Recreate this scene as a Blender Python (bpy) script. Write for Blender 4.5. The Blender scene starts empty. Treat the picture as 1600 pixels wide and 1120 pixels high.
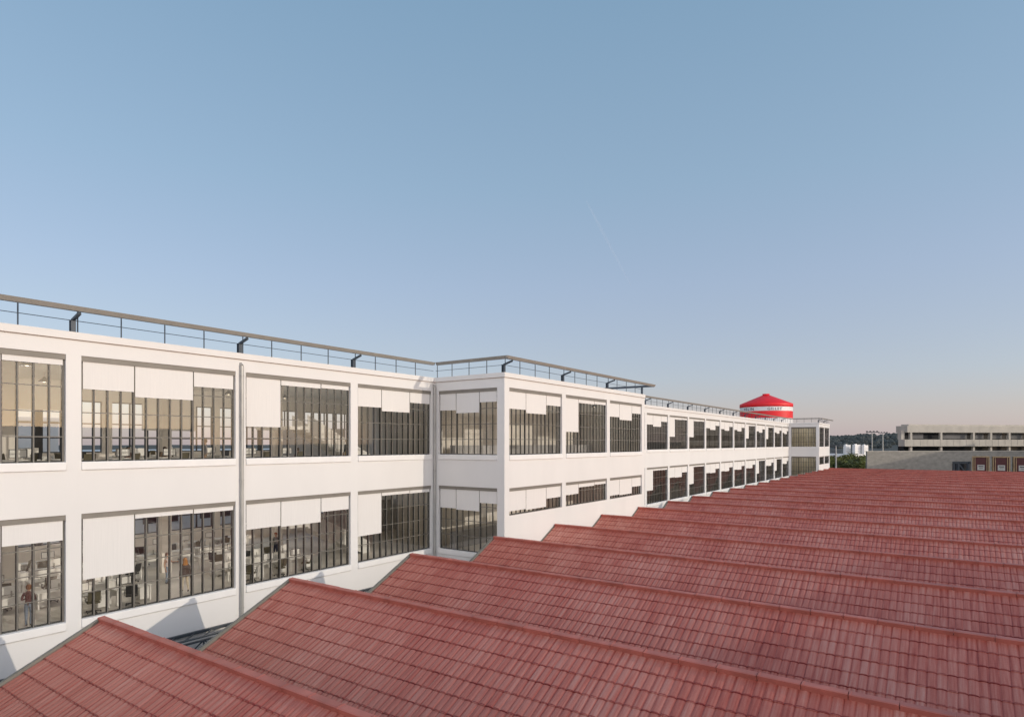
import bpy, math, random
from mathutils import Vector, Matrix
random.seed(7)
R = math.radians
SC = bpy.context.scene
COL = SC.collection

# ------------------------------------------------------------------ camera, sky, sun
AX = 35.2                      # angle between the lens axis and the facade direction (+X)
cam = bpy.data.cameras.new('camera'); cam_ob = bpy.data.objects.new('camera', cam); COL.objects.link(cam_ob)
cam.sensor_width = 36.0; cam.lens = 36.0 * 968.5 / 1600.0
cam.shift_y = (692.4 - 560.0) / 1600.0
cam.clip_start = 0.1; cam.clip_end = 20000
cam_ob.location = (0, 0, 0); cam_ob.rotation_euler = (R(90), 0, R(AX - 90))
SC.camera = cam_ob

SUN = Vector((0.19, -1.0, 0.250)).normalized()
world = bpy.data.worlds.new('World'); SC.world = world; world.use_nodes = True
wt = world.node_tree; wt.nodes.clear()
sky = wt.nodes.new('ShaderNodeTexSky'); sky.sky_type = 'NISHITA'; sky.sun_disc = False
sky.sun_elevation = math.asin(SUN.z); sky.sun_rotation = math.atan2(SUN.x, SUN.y)
sky.air_density = 1.0; sky.dust_density = 1.0; sky.ozone_density = 1.0
bg = wt.nodes.new('ShaderNodeBackground'); bg.inputs['Strength'].default_value = 0.086
wo = wt.nodes.new('ShaderNodeOutputWorld')
tc = wt.nodes.new('ShaderNodeTexCoord'); sx = wt.nodes.new('ShaderNodeSeparateXYZ')
wt.links.new(tc.outputs['Generated'], sx.inputs[0])
# pale evening haze that thickens towards the horizon (pinkish low down)
rp = wt.nodes.new('ShaderNodeValToRGB'); wt.links.new(sx.outputs['Z'], rp.inputs[0])
HAZE = [(0.0, (0.35, 0.286, 0.35)), (0.05, (0.331, 0.296, 0.354)), (0.10, (0.305, 0.324, 0.408)), (0.24, (0.27, 0.327, 0.442)),
        (0.375, (0.224, 0.321, 0.43)), (0.576, (0.175, 0.286, 0.401)), (1.0, (0.15, 0.255, 0.39))]
el = rp.color_ramp.elements
el[0].position, el[0].color = HAZE[0][0], HAZE[0][1] + (1,); el[1].position, el[1].color = HAZE[-1][0], HAZE[-1][1] + (1,)
for p_, c_ in HAZE[1:-1]: e_ = el.new(p_); e_.color = c_ + (1,)
# broad sky glow added out of view behind the viewer, to brighten shaded walls
dotn = wt.nodes.new('ShaderNodeVectorMath'); dotn.operation = 'DOT_PRODUCT'
wt.links.new(tc.outputs['Generated'], dotn.inputs[0]); dotn.inputs[1].default_value = Vector((-0.72, -0.68, 0.12)).normalized()
gl_ = wt.nodes.new('ShaderNodeMapRange'); gl_.inputs[1].default_value = 0.0; gl_.inputs[2].default_value = 1.0; gl_.inputs[3].default_value = 0.0; gl_.inputs[4].default_value = 1.0
wt.links.new(dotn.outputs['Value'], gl_.inputs[0])
gc = wt.nodes.new('ShaderNodeMix'); gc.data_type = 'RGBA'; gc.inputs[6].default_value = (0, 0, 0, 1); gc.inputs[7].default_value = (1.0, 0.87, 0.82, 1)
low = wt.nodes.new('ShaderNodeMapRange'); low.inputs[1].default_value = 0.0; low.inputs[2].default_value = 1.0; low.inputs[3].default_value = 1.0; low.inputs[4].default_value = 0.0
wt.links.new(sx.outputs['Z'], low.inputs[0])
lm = wt.nodes.new('ShaderNodeMath'); lm.operation = 'MULTIPLY'; wt.links.new(gl_.outputs[0], lm.inputs[0]); wt.links.new(low.outputs[0], lm.inputs[1])
wt.links.new(lm.outputs[0], gc.inputs[0])
b1 = wt.nodes.new('ShaderNodeBackground'); b2 = wt.nodes.new('ShaderNodeBackground'); a1 = wt.nodes.new('ShaderNodeAddShader'); a2 = wt.nodes.new('ShaderNodeAddShader')
wt.links.new(sky.outputs[0], bg.inputs[0]); wt.links.new(rp.outputs[0], b1.inputs[0]); wt.links.new(gc.outputs[2], b2.inputs[0])
b1.inputs[1].default_value = 1.43; b2.inputs[1].default_value = 2.95
wt.links.new(bg.outputs[0], a1.inputs[0]); wt.links.new(b1.outputs[0], a1.inputs[1]); wt.links.new(a1.outputs[0], a2.inputs[0]); wt.links.new(b2.outputs[0], a2.inputs[1])
wt.links.new(a2.outputs[0], wo.inputs[0])

sl = bpy.data.lights.new('sun', 'SUN'); sl.energy = 2.25; sl.angle = R(0.5); sl.color = (1.0, 0.885, 0.745)
sun_ob = bpy.data.objects.new('sun', sl); COL.objects.link(sun_ob)
sun_ob.rotation_euler = (-SUN).to_track_quat('-Z', 'Y').to_euler()
SC.view_settings.view_transform = 'Standard'; SC.view_settings.look = 'None'
SC.view_settings.exposure = -0.52; SC.view_settings.gamma = 1.0
SC.cycles.transparent_max_bounces = 24; SC.cycles.max_bounces = 8; SC.cycles.diffuse_bounces = 6

# ------------------------------------------------------------------ materials
def newmat(name):
    m = bpy.data.materials.new(name); m.use_nodes = True
    nt = m.node_tree; nt.nodes.clear()
    out = nt.nodes.new('ShaderNodeOutputMaterial')
    return m, nt, out
def N(nt, kind, **kw):
    n = nt.nodes.new(kind)
    for k, v in kw.items(): setattr(n, k, v)
    return n
def math_node(nt, op, a, b=None):
    n = N(nt, 'ShaderNodeMath', operation=op)
    for i, s in enumerate((a, b)):
        if s is None: continue
        if isinstance(s, (int, float)): n.inputs[i].default_value = s
        else: nt.links.new(s, n.inputs[i])
    return n.outputs[0]
def mat(name, c, rough=0.6, metal=0.0, var=0.12, scale=1.5, stretch=(1, 1, 1), bump=0.0, bscale=30.0, spec=0.5):
    """plain painted / cast surface: base colour with cloudy variation, optional fine bump"""
    m, nt, out = newmat(name)
    p = N(nt, 'ShaderNodeBsdfPrincipled'); nt.links.new(p.outputs[0], out.inputs[0])
    t = N(nt, 'ShaderNodeTexCoord'); mp = N(nt, 'ShaderNodeMapping'); mp.inputs['Scale'].default_value = stretch
    nt.links.new(t.outputs['Object'], mp.inputs[0])
    nz = N(nt, 'ShaderNodeTexNoise'); nz.inputs['Scale'].default_value = scale; nz.inputs['Detail'].default_value = 6
    nt.links.new(mp.outputs[0], nz.inputs['Vector'])
    r = N(nt, 'ShaderNodeValToRGB')
    r.color_ramp.elements[0].position = 0.3; r.color_ramp.elements[1].position = 0.7
    r.color_ramp.elements[0].color = tuple(x * (1 - var) for x in c) + (1,)
    r.color_ramp.elements[1].color = tuple(min(1, x * (1 + var)) for x in c) + (1,)
    nt.links.new(nz.outputs[0], r.inputs[0]); nt.links.new(r.outputs[0], p.inputs['Base Color'])
    p.inputs['Roughness'].default_value = rough; p.inputs['Metallic'].default_value = metal
    p.inputs['Specular IOR Level'].default_value = spec
    if bump:
        n2 = N(nt, 'ShaderNodeTexNoise'); n2.inputs['Scale'].default_value = bscale; n2.inputs['Detail'].default_value = 5
        nt.links.new(t.outputs['Object'], n2.inputs['Vector'])
        b = N(nt, 'ShaderNodeBump'); b.inputs['Strength'].default_value = bump; b.inputs['Distance'].default_value = 0.02
        nt.links.new(n2.outputs[0], b.inputs['Height']); nt.links.new(b.outputs[0], p.inputs['Normal'])
    return m
def glass_mat(name, tint=(0.97, 0.98, 0.975), ior=1.9, rough=0.0):
    m, nt, out = newmat(name)
    tr = N(nt, 'ShaderNodeBsdfTransparent'); tr.inputs[0].default_value = tint + (1,)
    gl = N(nt, 'ShaderNodeBsdfGlossy'); gl.inputs['Roughness'].default_value = rough
    fr = N(nt, 'ShaderNodeFresnel'); fr.inputs[0].default_value = ior
    mxs = N(nt, 'ShaderNodeMixShader')
    nt.links.new(fr.outputs[0], mxs.inputs[0]); nt.links.new(tr.outputs[0], mxs.inputs[1]); nt.links.new(gl.outputs[0], mxs.inputs[2])
    nt.links.new(mxs.outputs[0], out.inputs[0])
    return m
def tile_mat():
    """interlocking red clay tiles: per-tile tone, faded pink-grey crowns, redder seams and laps"""
    m, nt, out = newmat('roof_tile')
    p = N(nt, 'ShaderNodeBsdfPrincipled'); nt.links.new(p.outputs[0], out.inputs[0])
    t = N(nt, 'ShaderNodeTexCoord'); s = N(nt, 'ShaderNodeSeparateXYZ'); nt.links.new(t.outputs['Object'], s.inputs[0])
    oi = N(nt, 'ShaderNodeObjectInfo')
    cy = math_node(nt, 'DIVIDE', s.outputs['Y'], TW); cx = math_node(nt, 'DIVIDE', s.outputs['X'], TR * math.cos(TH))
    fy = math_node(nt, 'FRACT', cy); fx = math_node(nt, 'FRACT', cx)
    c3 = N(nt, 'ShaderNodeCombineXYZ')
    nt.links.new(math_node(nt, 'FLOOR', cy), c3.inputs[0]); nt.links.new(math_node(nt, 'FLOOR', cx), c3.inputs[1])
    nt.links.new(math_node(nt, 'MULTIPLY', oi.outputs['Random'], 311.0), c3.inputs[2])
    wn = N(nt, 'ShaderNodeTexWhiteNoise'); nt.links.new(c3.outputs[0], wn.inputs['Vector'])
    # column tone (whole runs of tiles weather alike) and streaks that run down the slope
    geo = N(nt, 'ShaderNodeNewGeometry')
    mp = N(nt, 'ShaderNodeMapping'); mp.inputs['Scale'].default_value = (0.8, 15.0, 0.8); nt.links.new(geo.outputs['Position'], mp.inputs[0])
    nz = N(nt, 'ShaderNodeTexNoise'); nz.inputs['Scale'].default_value = 1.0; nz.inputs['Detail'].default_value = 5; nt.links.new(mp.outputs[0], nz.inputs['Vector'])
    mp2 = N(nt, 'ShaderNodeMapping'); mp2.inputs['Scale'].default_value = (0.10, 0.35, 0.10); nt.links.new(geo.outputs['Position'], mp2.inputs[0])
    nb = N(nt, 'ShaderNodeTexNoise'); nb.inputs['Scale'].default_value = 1.0; nb.inputs['Detail'].default_value = 3; nt.links.new(mp2.outputs[0], nb.inputs['Vector'])
    nf = N(nt, 'ShaderNodeTexNoise'); nf.inputs['Scale'].default_value = 22.0; nf.inputs['Detail'].default_value = 4; nt.links.new(geo.outputs['Position'], nf.inputs['Vector'])
    d = math_node(nt, 'ABSOLUTE', math_node(nt, 'SUBTRACT', fy, 0.5))                    # 0 crown .. 0.5 seam
    seam = N(nt, 'ShaderNodeMapRange'); seam.inputs[1].default_value = 0.30; seam.inputs[2].default_value = 0.49; nt.links.new(d, seam.inputs[0])
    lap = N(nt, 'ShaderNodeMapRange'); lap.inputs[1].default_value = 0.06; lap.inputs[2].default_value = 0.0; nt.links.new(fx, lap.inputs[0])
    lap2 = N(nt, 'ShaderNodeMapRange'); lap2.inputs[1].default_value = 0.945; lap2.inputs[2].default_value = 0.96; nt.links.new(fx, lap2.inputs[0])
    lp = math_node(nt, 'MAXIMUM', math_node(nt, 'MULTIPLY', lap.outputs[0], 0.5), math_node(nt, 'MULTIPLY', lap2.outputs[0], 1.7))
    sw = math_node(nt, 'ADD', math_node(nt, 'MULTIPLY', nb.outputs[0], 1.5), -0.05)
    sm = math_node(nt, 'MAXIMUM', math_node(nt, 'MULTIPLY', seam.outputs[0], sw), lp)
    a = math_node(nt, 'MULTIPLY', wn.outputs['Value'], 0.20)
    a = math_node(nt, 'ADD', a, math_node(nt, 'MULTIPLY', nz.outputs[0], 1.05))
    a = math_node(nt, 'ADD', a, math_node(nt, 'MULTIPLY', nb.outputs[0], 0.85))
    a = math_node(nt, 'SUBTRACT', a, 0.45)
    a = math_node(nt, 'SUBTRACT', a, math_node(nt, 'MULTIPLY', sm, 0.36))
    a = math_node(nt, 'ADD', a, math_node(nt, 'MULTIPLY', math_node(nt, 'SUBTRACT', nf.outputs[0], 0.5), 0.25))
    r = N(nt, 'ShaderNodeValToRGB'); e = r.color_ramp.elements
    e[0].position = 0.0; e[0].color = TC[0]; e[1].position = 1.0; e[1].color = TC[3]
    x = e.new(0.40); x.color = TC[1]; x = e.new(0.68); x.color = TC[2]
    nt.links.new(a, r.inputs[0]); nt.links.new(r.outputs[0], p.inputs['Base Color'])
    p.inputs['Roughness'].default_value = 0.40; p.inputs['Specular IOR Level'].default_value = 0.5
    b = N(nt, 'ShaderNodeBump'); b.inputs['Strength'].default_value = 0.25; b.inputs['Distance'].default_value = 0.01
    nt.links.new(nf.outputs[0], b.inputs['Height']); nt.links.new(b.outputs[0], p.inputs['Normal'])
    return m
TW, TR = 0.25, 0.62            # tile width along the ridge, course length down the slope
TH = math.atan(0.504)
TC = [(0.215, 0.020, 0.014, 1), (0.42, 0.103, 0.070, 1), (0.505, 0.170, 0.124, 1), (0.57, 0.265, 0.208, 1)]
M = {}
M['plaster'] = mat('white_plaster', (0.765, 0.745, 0.715), 0.75, var=0.025, scale=0.5, stretch=(1, 1, 0.35), bump=0.05, bscale=14)
M['sill'] = mat('white_sill', (0.82, 0.80, 0.77), 0.65, var=0.03, scale=1.2)
M['steel'] = mat('grey_brown_steel', (0.16, 0.147, 0.125), 0.5, 0.0, var=0.12, scale=3)
M['lintel'] = mat('lintel_steel', (0.215, 0.195, 0.165), 0.55, var=0.08, scale=2)
M['mullion'] = mat('dark_mullion', (0.018, 0.018, 0.018), 0.5, var=0.1)
M['dark_steel'] = mat('dark_steel', (0.055, 0.065, 0.075), 0.45, 0.2, var=0.15, scale=3)
M['rail'] = mat('rail_steel', (0.285, 0.27, 0.24), 0.5, 0.0, var=0.06, scale=1.5)
M['post'] = mat('post_steel', (0.05, 0.065, 0.085), 0.5, 0.2, var=0.1)
M['zinc'] = mat('zinc', (0.42, 0.41, 0.38), 0.45, 0.3, var=0.12, scale=4, stretch=(1, 1, 0.3))
M['drip'] = mat('drip_flashing', (0.35, 0.25, 0.19), 0.6)
M['blind'] = mat('blind_fabric', (0.76, 0.735, 0.70), 0.85, var=0.03, scale=8, stretch=(6, 1, 0.1))
M['glass'] = glass_mat('window_glass')
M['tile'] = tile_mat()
M['cap'] = mat('ridge_cap_clay', (0.45, 0.135, 0.100), 0.55, var=0.22, scale=1.2, bump=0.2, bscale=25)
M['verge'] = mat('verge_flashing', (0.21, 0.205, 0.175), 0.5, 0.2, var=0.1)
M['canopy_glass'] = mat('canopy_glass', (0.50, 0.53, 0.56), 0.4, 0.0, var=0.25, scale=0.7)
M['floor'] = mat('grey_resin_floor', (0.70, 0.67, 0.63), 0.45, var=0.08, scale=0.6)
M['ceil'] = mat('ceiling_paint', (0.78, 0.735, 0.675), 0.8, var=0.03)
M['inner'] = mat('inner_plaster', (0.78, 0.735, 0.675), 0.8, var=0.04)
M['inner_dark'] = mat('grey_partition', (0.42, 0.41, 0.41), 0.7, var=0.05)
M['desk'] = mat('white_laminate', (0.84, 0.83, 0.80), 0.4, var=0.03)
M['black'] = mat('black_plastic', (0.03, 0.03, 0.033), 0.4, var=0.1)
M['olive'] = mat('olive_fabric', (0.13, 0.115, 0.075), 0.85, var=0.15, scale=20)
M['curtain'] = mat('tan_curtain', (0.84, 0.78, 0.60), 0.9, var=0.16, scale=2.0, stretch=(5, 5, 0.05))
m_, nt_, out_ = newmat('tan_curtain_cloth'); t_ = N(nt_, 'ShaderNodeTexCoord'); mp_ = N(nt_, 'ShaderNodeMapping'); mp_.inputs['Scale'].default_value = (5, 5, 0.05)
nt_.links.new(t_.outputs['Object'], mp_.inputs[0]); nz_ = N(nt_, 'ShaderNodeTexNoise'); nz_.inputs['Scale'].default_value = 1.6; nt_.links.new(mp_.outputs[0], nz_.inputs['Vector'])
r_ = N(nt_, 'ShaderNodeValToRGB'); r_.color_ramp.elements[0].position = 0.3; r_.color_ramp.elements[1].position = 0.7
r_.color_ramp.elements[0].color = (0.70, 0.62, 0.44, 1); r_.color_ramp.elements[1].color = (0.93, 0.88, 0.72, 1); nt_.links.new(nz_.outputs[0], r_.inputs[0])
df_ = N(nt_, 'ShaderNodeBsdfDiffuse'); tl_ = N(nt_, 'ShaderNodeBsdfTranslucent'); ms_ = N(nt_, 'ShaderNodeMixShader'); ms_.inputs[0].default_value = 0.4
for q_ in (df_, tl_): nt_.links.new(r_.outputs[0], q_.inputs[0])
nt_.links.new(df_.outputs[0], ms_.inputs[1]); nt_.links.new(tl_.outputs[0], ms_.inputs[2]); nt_.links.new(ms_.outputs[0], out_.inputs[0]); M['curtain'] = m_
M['concrete'] = mat('board_concrete', (0.25, 0.235, 0.205), 0.85, var=0.16, scale=0.8, stretch=(1, 1, 2.0), bump=0.3, bscale=3)
M['conc_light'] = mat('pale_concrete', (0.47, 0.43, 0.365), 0.8, var=0.10, scale=0.4)
M['dark_glass'] = mat('dark_window', (0.02, 0.022, 0.025), 0.3, var=0.3, scale=0.8, spec=0.15)
M['red'] = mat('tank_red', (0.78, 0.007, 0.014), 0.5, var=0.06, scale=0.5)
M['tank_white'] = mat('tank_white', (0.78, 0.76, 0.74), 0.5, var=0.04)
M['letter'] = mat('letter_black', (0.02, 0.02, 0.025), 0.6)
M['maroon'] = mat('maroon_paint', (0.07, 0.011, 0.012), 0.55, var=0.2, scale=1.5)
M['ochre'] = mat('ochre_frame', (0.36, 0.25, 0.13), 0.6, var=0.2)
M['bark'] = mat('bark', (0.10, 0.075, 0.05), 0.9, var=0.3, scale=6)
M['ground'] = mat('ground_asphalt', (0.085, 0.085, 0.08), 0.9, var=0.3, scale=0.05, bump=0.2, bscale=2)
M['hill'] = mat('hill_woods', (0.060, 0.062, 0.056), 0.95, var=0.55, scale=0.02, bump=0.6, bscale=0.05)
M['grey_wall'] = mat('grey_render', (0.17, 0.168, 0.165), 0.85, var=0.12, scale=0.3)
def leaf_mat(name, c):
    m, nt, out = newmat(name)
    d = N(nt, 'ShaderNodeBsdfPrincipled'); d.inputs['Roughness'].default_value = 0.6; d.inputs['Specular IOR Level'].default_value = 0.2
    t = N(nt, 'ShaderNodeTexCoord'); nz = N(nt, 'ShaderNodeTexNoise'); nz.inputs['Scale'].default_value = 0.8; nt.links.new(t.outputs['Object'], nz.inputs['Vector'])
    r = N(nt, 'ShaderNodeValToRGB'); r.color_ramp.elements[0].position = 0.35; r.color_ramp.elements[1].position = 0.65
    r.color_ramp.elements[0].color = tuple(x * 0.6 for x in c) + (1,); r.color_ramp.elements[1].color = tuple(x * 1.4 for x in c) + (1,)
    nt.links.new(nz.outputs[0], r.inputs[0]); nt.links.new(r.outputs[0], d.inputs['Base Color'])
    nt.links.new(d.outputs[0], out.inputs[0]); return m
M['leaf'] = leaf_mat('leaf_green', (0.14, 0.15, 0.04))
M['leaf_dark'] = leaf_mat('leaf_dark_green', (0.07, 0.085, 0.03))

M['leaf_far'] = leaf_mat('leaf_far', (0.062, 0.070, 0.066))  # leaf colour nudged towards blue-grey: slight distance haze put into it

# ------------------------------------------------------------------ mesh helpers
class MB:
    def __init__(s): s.v = []; s.f = []; s.mi = []
    def face(s, pts, mi=0):
        b = len(s.v); s.v += [tuple(p) for p in pts]; s.f.append(tuple(range(b, b + len(pts)))); s.mi.append(mi)
    def box(s, x0, x1, y0, y1, z0, z1, mi=0):
        b = len(s.v)
        s.v += [(x0,y0,z0),(x1,y0,z0),(x1,y1,z0),(x0,y1,z0),(x0,y0,z1),(x1,y0,z1),(x1,y1,z1),(x0,y1,z1)]
        for q in ((0,3,2,1),(4,5,6,7),(0,1,5,4),(1,2,6,5),(2,3,7,6),(3,0,4,7)):
            s.f.append(tuple(b + i for i in q)); s.mi.append(mi)
        return s
    def bar(s, p, q, w, h, mi=0, up=(0, 0, 1)):
        """rectangular bar from p to q: w across, h along 'up'"""
        p = Vector(p); q = Vector(q); d = (q - p).normalized(); u = Vector(up)
        if abs(d.dot(u)) > 0.98: u = Vector((1, 0, 0))
        a = d.cross(u).normalized() * (w / 2); c = a.cross(d).normalized() * (h / 2)
        b = len(s.v)
        for o in (p, q):
            for k in (-a - c, a - c, a + c, -a + c): s.v.append(tuple(o + k))
        for q4 in ((0,1,2,3),(7,6,5,4),(0,4,5,1),(1,5,6,2),(2,6,7,3),(3,7,4,0)):
            s.f.append(tuple(b + i for i in q4)); s.mi.append(mi)
        return s
    def tube(s, p, q, r, n=10, r2=None, mi=0):
        p = Vector(p); q = Vector(q); d = (q - p).normalized(); r2 = r if r2 is None else r2
        u = Vector((0, 0, 1)) if abs(d.z) < 0.95 else Vector((1, 0, 0))
        a = d.cross(u).normalized(); c = d.cross(a).normalized(); b = len(s.v)
        for o, rr in ((p, r), (q, r2)):
            for i in range(n):
                t = 2 * math.pi * i / n; s.v.append(tuple(o + a * (rr * math.cos(t)) + c * (rr * math.sin(t))))
        for i in range(n):
            j = (i + 1) % n; s.f.append((b + i, b + j, b + n + j, b + n + i)); s.mi.append(mi)
        s.f.append(tuple(b + i for i in range(n))[::-1]); s.mi.append(mi)
        s.f.append(tuple(b + n + i for i in range(n))); s.mi.append(mi)
        return s
    def lathe(s, prof, n=48, mi=0, cx=0, cy=0):
        b = len(s.v)
        for r, z in prof:
            for i in range(n):
                t = 2 * math.pi * i / n; s.v.append((cx + r * math.cos(t), cy + r * math.sin(t), z))
        for k in range(len(prof) - 1):
            for i in range(n):
                j = (i + 1) % n
                s.f.append((b + k*n + i, b + k*n + j, b + (k+1)*n + j, b + (k+1)*n + i)); s.mi.append(mi)
        return s
    def prism(s, poly, y0, y1, mi=0):
        """polygon in (x,z) extruded along y"""
        n = len(poly); b = len(s.v)
        s.v += [(x, y0, z) for x, z in poly] + [(x, y1, z) for x, z in poly]
        for i in range(n):
            j = (i + 1) % n; s.f.append((b + i, b + j, b + n + j, b + n + i)); s.mi.append(mi)
        s.f.append(tuple(b + i for i in range(n))); s.mi.append(mi)
        s.f.append(tuple(b + n + i for i in range(n))[::-1]); s.mi.append(mi)
        return s
    def mesh(s, name, mats):
        me = bpy.data.meshes.new(name); me.from_pydata(s.v, [], s.f)
        for m in (mats if isinstance(mats, (list, tuple)) else [mats]): me.materials.append(m)
        if any(s.mi): me.polygons.foreach_set('material_index', s.mi)
        me.update(); return me
    def build(s, name, mats, parent=None, loc=None, rot=None, smooth=False, bevel=0):
        me = s.mesh(name, mats)
        if smooth: me.polygons.foreach_set('use_smooth', [True] * len(me.polygons))
        return link(name, me, parent, loc, rot, bevel)
def link(name, me, parent=None, loc=None, rot=None, bevel=0):
    o = bpy.data.objects.new(name, me); COL.objects.link(o)
    if parent: o.parent = parent
    if loc: o.location = loc
    if rot: o.rotation_euler = rot
    if bevel:
        b = o.modifiers.new('bevel', 'BEVEL'); b.width = bevel; b.segments = 2; b.limit_method = 'ANGLE'
    return o
def fix_normals(o):
    import bmesh
    bm = bmesh.new(); bm.from_mesh(o.data); bmesh.ops.recalc_face_normals(bm, faces=bm.faces); bm.to_mesh(o.data); bm.free(); return o
def empty(name, loc=(0, 0, 0), rz=0, parent=None):
    o = bpy.data.objects.new(name, None); COL.objects.link(o); o.location = loc; o.rotation_euler = (0, 0, rz); o.empty_display_size = 0.3
    if parent: o.parent = parent
    return o
def tag(o, label=None, cat=None, group=None, kind=None):
    if label: o['label'] = label
    if cat: o['category'] = cat
    if group: o['group'] = group
    if kind: o['kind'] = kind
    return o
def copy_tree(o, parent=None, loc=None, rz=None):
    c = o.copy(); COL.objects.link(c); c.parent = parent if parent else o.parent
    if loc is not None: c.location = loc
    if rz is not None: c.rotation_euler = (0, 0, rz)
    for ch in list(o.children): copy_tree(ch, c)
    return c

# ------------------------------------------------------------------ ground and hills
g = MB(); g.face([(-6000,-6000,-16),(6000,-6000,-16),(6000,6000,-16),(-6000,6000,-16)])
tag(g.build('ground', M['ground']), kind='structure')
def hill_ring():
    m = MB(); n = 260; rnd = random.Random(3)
    ph = [rnd.uniform(0, 6.28) for _ in range(8)]
    def top(t):
        lo = max(0, 1-abs(t-1.22)/0.75); return (1-lo)*-2-lo*7 + (1-min(1, 2*lo))*(2 + 9 + 13*math.sin(2*t+ph[0]) + 8*math.sin(5*t+ph[1]) + 5*math.sin(11*t+ph[2]) + 3*math.sin(23*t+ph[3]) + 2*math.sin(51*t+ph[4]))
    top0 = top
    def top(t):
        tt = (t+math.pi) % (2*math.pi) - math.pi
        return min(top0(t), 9 + 8*math.sin(3*tt)) if -0.6 < tt < 0.0 else min(top0(t), 16)
    rings = [(900, -16.5, 0), (1150, -12, .15), (1350, 0, .6), (1550, 0, 1.0), (2400, 0, 1.0), (2900, -16.5, 0)]
    for r, z0, k in rings:
        for i in range(n):
            t = 2*math.pi*i/n; rr = r*(1 + .05*math.sin(7*t+ph[5]))
            z = z0 if k == 0 else -12*(1-k) + k*max(-9, top(t)) + rnd.uniform(-1.2, 1.2)
            m.v.append((rr*math.cos(t), rr*math.sin(t), z))
    for k in range(len(rings)-1):
        for i in range(n):
            j = (i+1) % n; m.f.append((k*n+i, k*n+j, (k+1)*n+j, (k+1)*n+i)); m.mi.append(0)
    return m
tag(hill_ring().build('hills', M['hill'], smooth=True), kind='structure')

def woods():
    m = MB(); rnd = random.Random(21)
    for i in range(2400):
        t = rnd.uniform(-0.06, 0.45); r = rnd.choice((rnd.uniform(1180, 1560), rnd.uniform(1460, 1600)))
        zb = HILL_Z(t, r); s_ = rnd.uniform(3.0, 6.5); cx, cy = r*math.cos(t), r*math.sin(t)
        b = len(m.v); n = 7
        for k, (rr_, zz) in enumerate(((.7, -.3), (1.0, .35), (.75, .9), (.25, 1.25))):
            for j in range(n):
                a = 6.283*j/n + k*.4; q = s_*rr_*rnd.uniform(.75, 1.2); m.v.append((cx+q*math.cos(a), cy+q*math.sin(a), zb+s_*zz*rnd.uniform(.85, 1.15)))
        for k in range(3):
            for j in range(n): m.f.append((b+k*n+j, b+k*n+(j+1) % n, b+(k+1)*n+(j+1) % n, b+(k+1)*n+j)); m.mi.append(0)
        m.f.append(tuple(b+3*n+j for j in range(n))); m.mi.append(0)
    return m
from mathutils.bvhtree import BVHTree
_h = bpy.data.objects['hills']; _bvh = BVHTree.FromPolygons([v.co for v in _h.data.vertices], [p.vertices[:] for p in _h.data.polygons])
def HILL_Z(t, r):
    hit = _bvh.ray_cast(Vector((r*math.cos(t), r*math.sin(t), 500)), Vector((0, 0, -1)))[0]
    return hit.z if hit else -16
tag(woods().build('hillside_woods', M['leaf_far']), 'dark wooded slope of the far hill under the sky', 'woods', kind='stuff')

# ------------------------------------------------------------------ the white factory building
P, C0 = 7.5, 10.645            # bay pitch, first pillar centre
YM, YP = 30.0, 23.85           # main facade plane, projecting block facade plane
XR, XE = 32.95, 55.85          # ends of the projecting block
XR2, XE2 = 153.1, 168.3        # ends of the far projecting block
XL = C0 - 4*P - 0.28           # left end
YB = 46.0                      # rear wall
ZG = -16.0
U0, U1, L0, L1, S0 = -0.78, 3.70, -7.43, -2.98, -4.80
FU, FL = -1.50, -7.60          # floor levels
PW = 0.28
building = tag(empty('factory_building', (0, 0, 0)), 'long white two-storey factory building with steel-framed windows, roller blinds and rooftop railing', 'building')
def c(k): return C0 + k*P
W = MB()
def facade_x(y, spans, lower_bottom, sill_h_low, d=0.45):
    """wall strip facing -Y; spans = list of (x0,x1,is_opening)"""
    for x0, x1, op in spans:
        if not op: W.box(x0, x1, y, y+d, ZG, 4.34)
        else:
            W.box(x0, x1, y, y+d, U1, 4.34); W.box(x0, x1, y, y+d, L1, U0-0.35)
            W.box(x0, x1, y, y+d, ZG, lower_bottom - sill_h_low)
def spans(x0, x1, openings):
    out = []; x = x0
    for a, b in openings:
        out += [(x, a, False), (a, b, True)]; x = b
    out.append((x, x1, False)); return out
OP1 = [(c(k)+PW, c(k+1)-PW) for k in range(-4, 2)] + [(c(2)+PW, 32.60)]
OPP = [(33.50, c(4)-PW), (c(4)+PW, c(5)-PW), (c(5)+PW, 55.20)]
OP2 = [(c(k)+PW, c(k+1)-PW) for k in range(6, 18)] + [(c(18)+PW, 152.78)]
OP2[0] = (56.3, OP2[0][1])
OPF = [(153.65, c(20)-PW), (c(20)+PW, 167.75)]
facade_x(YM, spans(XL, XR, OP1), L0, 0.37)
facade_x(YP, spans(XR+0.45, XE-0.45, OPP), S0, 0.0)
facade_x(YM, spans(XE, XR2, OP2), L0, 0.37)
facade_x(YP, spans(XR2+0.45, XE2, OPF), S0, 0.0)
RET = (24.45, 29.62)
for X in (XR, XR2):            # return walls facing -X
    for y0, y1, op in ((YP, RET[0], 0), (RET[0], RET[1], 1), (RET[1], YM+0.45, 0)):
        if not op: W.box(X, X+0.45, y0, y1, ZG, 4.34)
        else:
            W.box(X, X+0.45, y0, y1, U1, 4.34); W.box(X, X+0.45, y0, y1, L1, U0-0.35); W.box(X, X+0.45, y0, y1, ZG, L0-0.37)
W.box(XE-0.45, XE, YP, YM+0.45, ZG, 4.34)              # far flank of the near block
W.box(XE2-0.45, XE2, YP+0.45, YB, ZG, 4.34); W.box(XL, XL+0.4, YM+0.45, YB, ZG, 4.34)
W.build('wall', M['plaster'], building)
cor = MB(); dr = MB()
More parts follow.
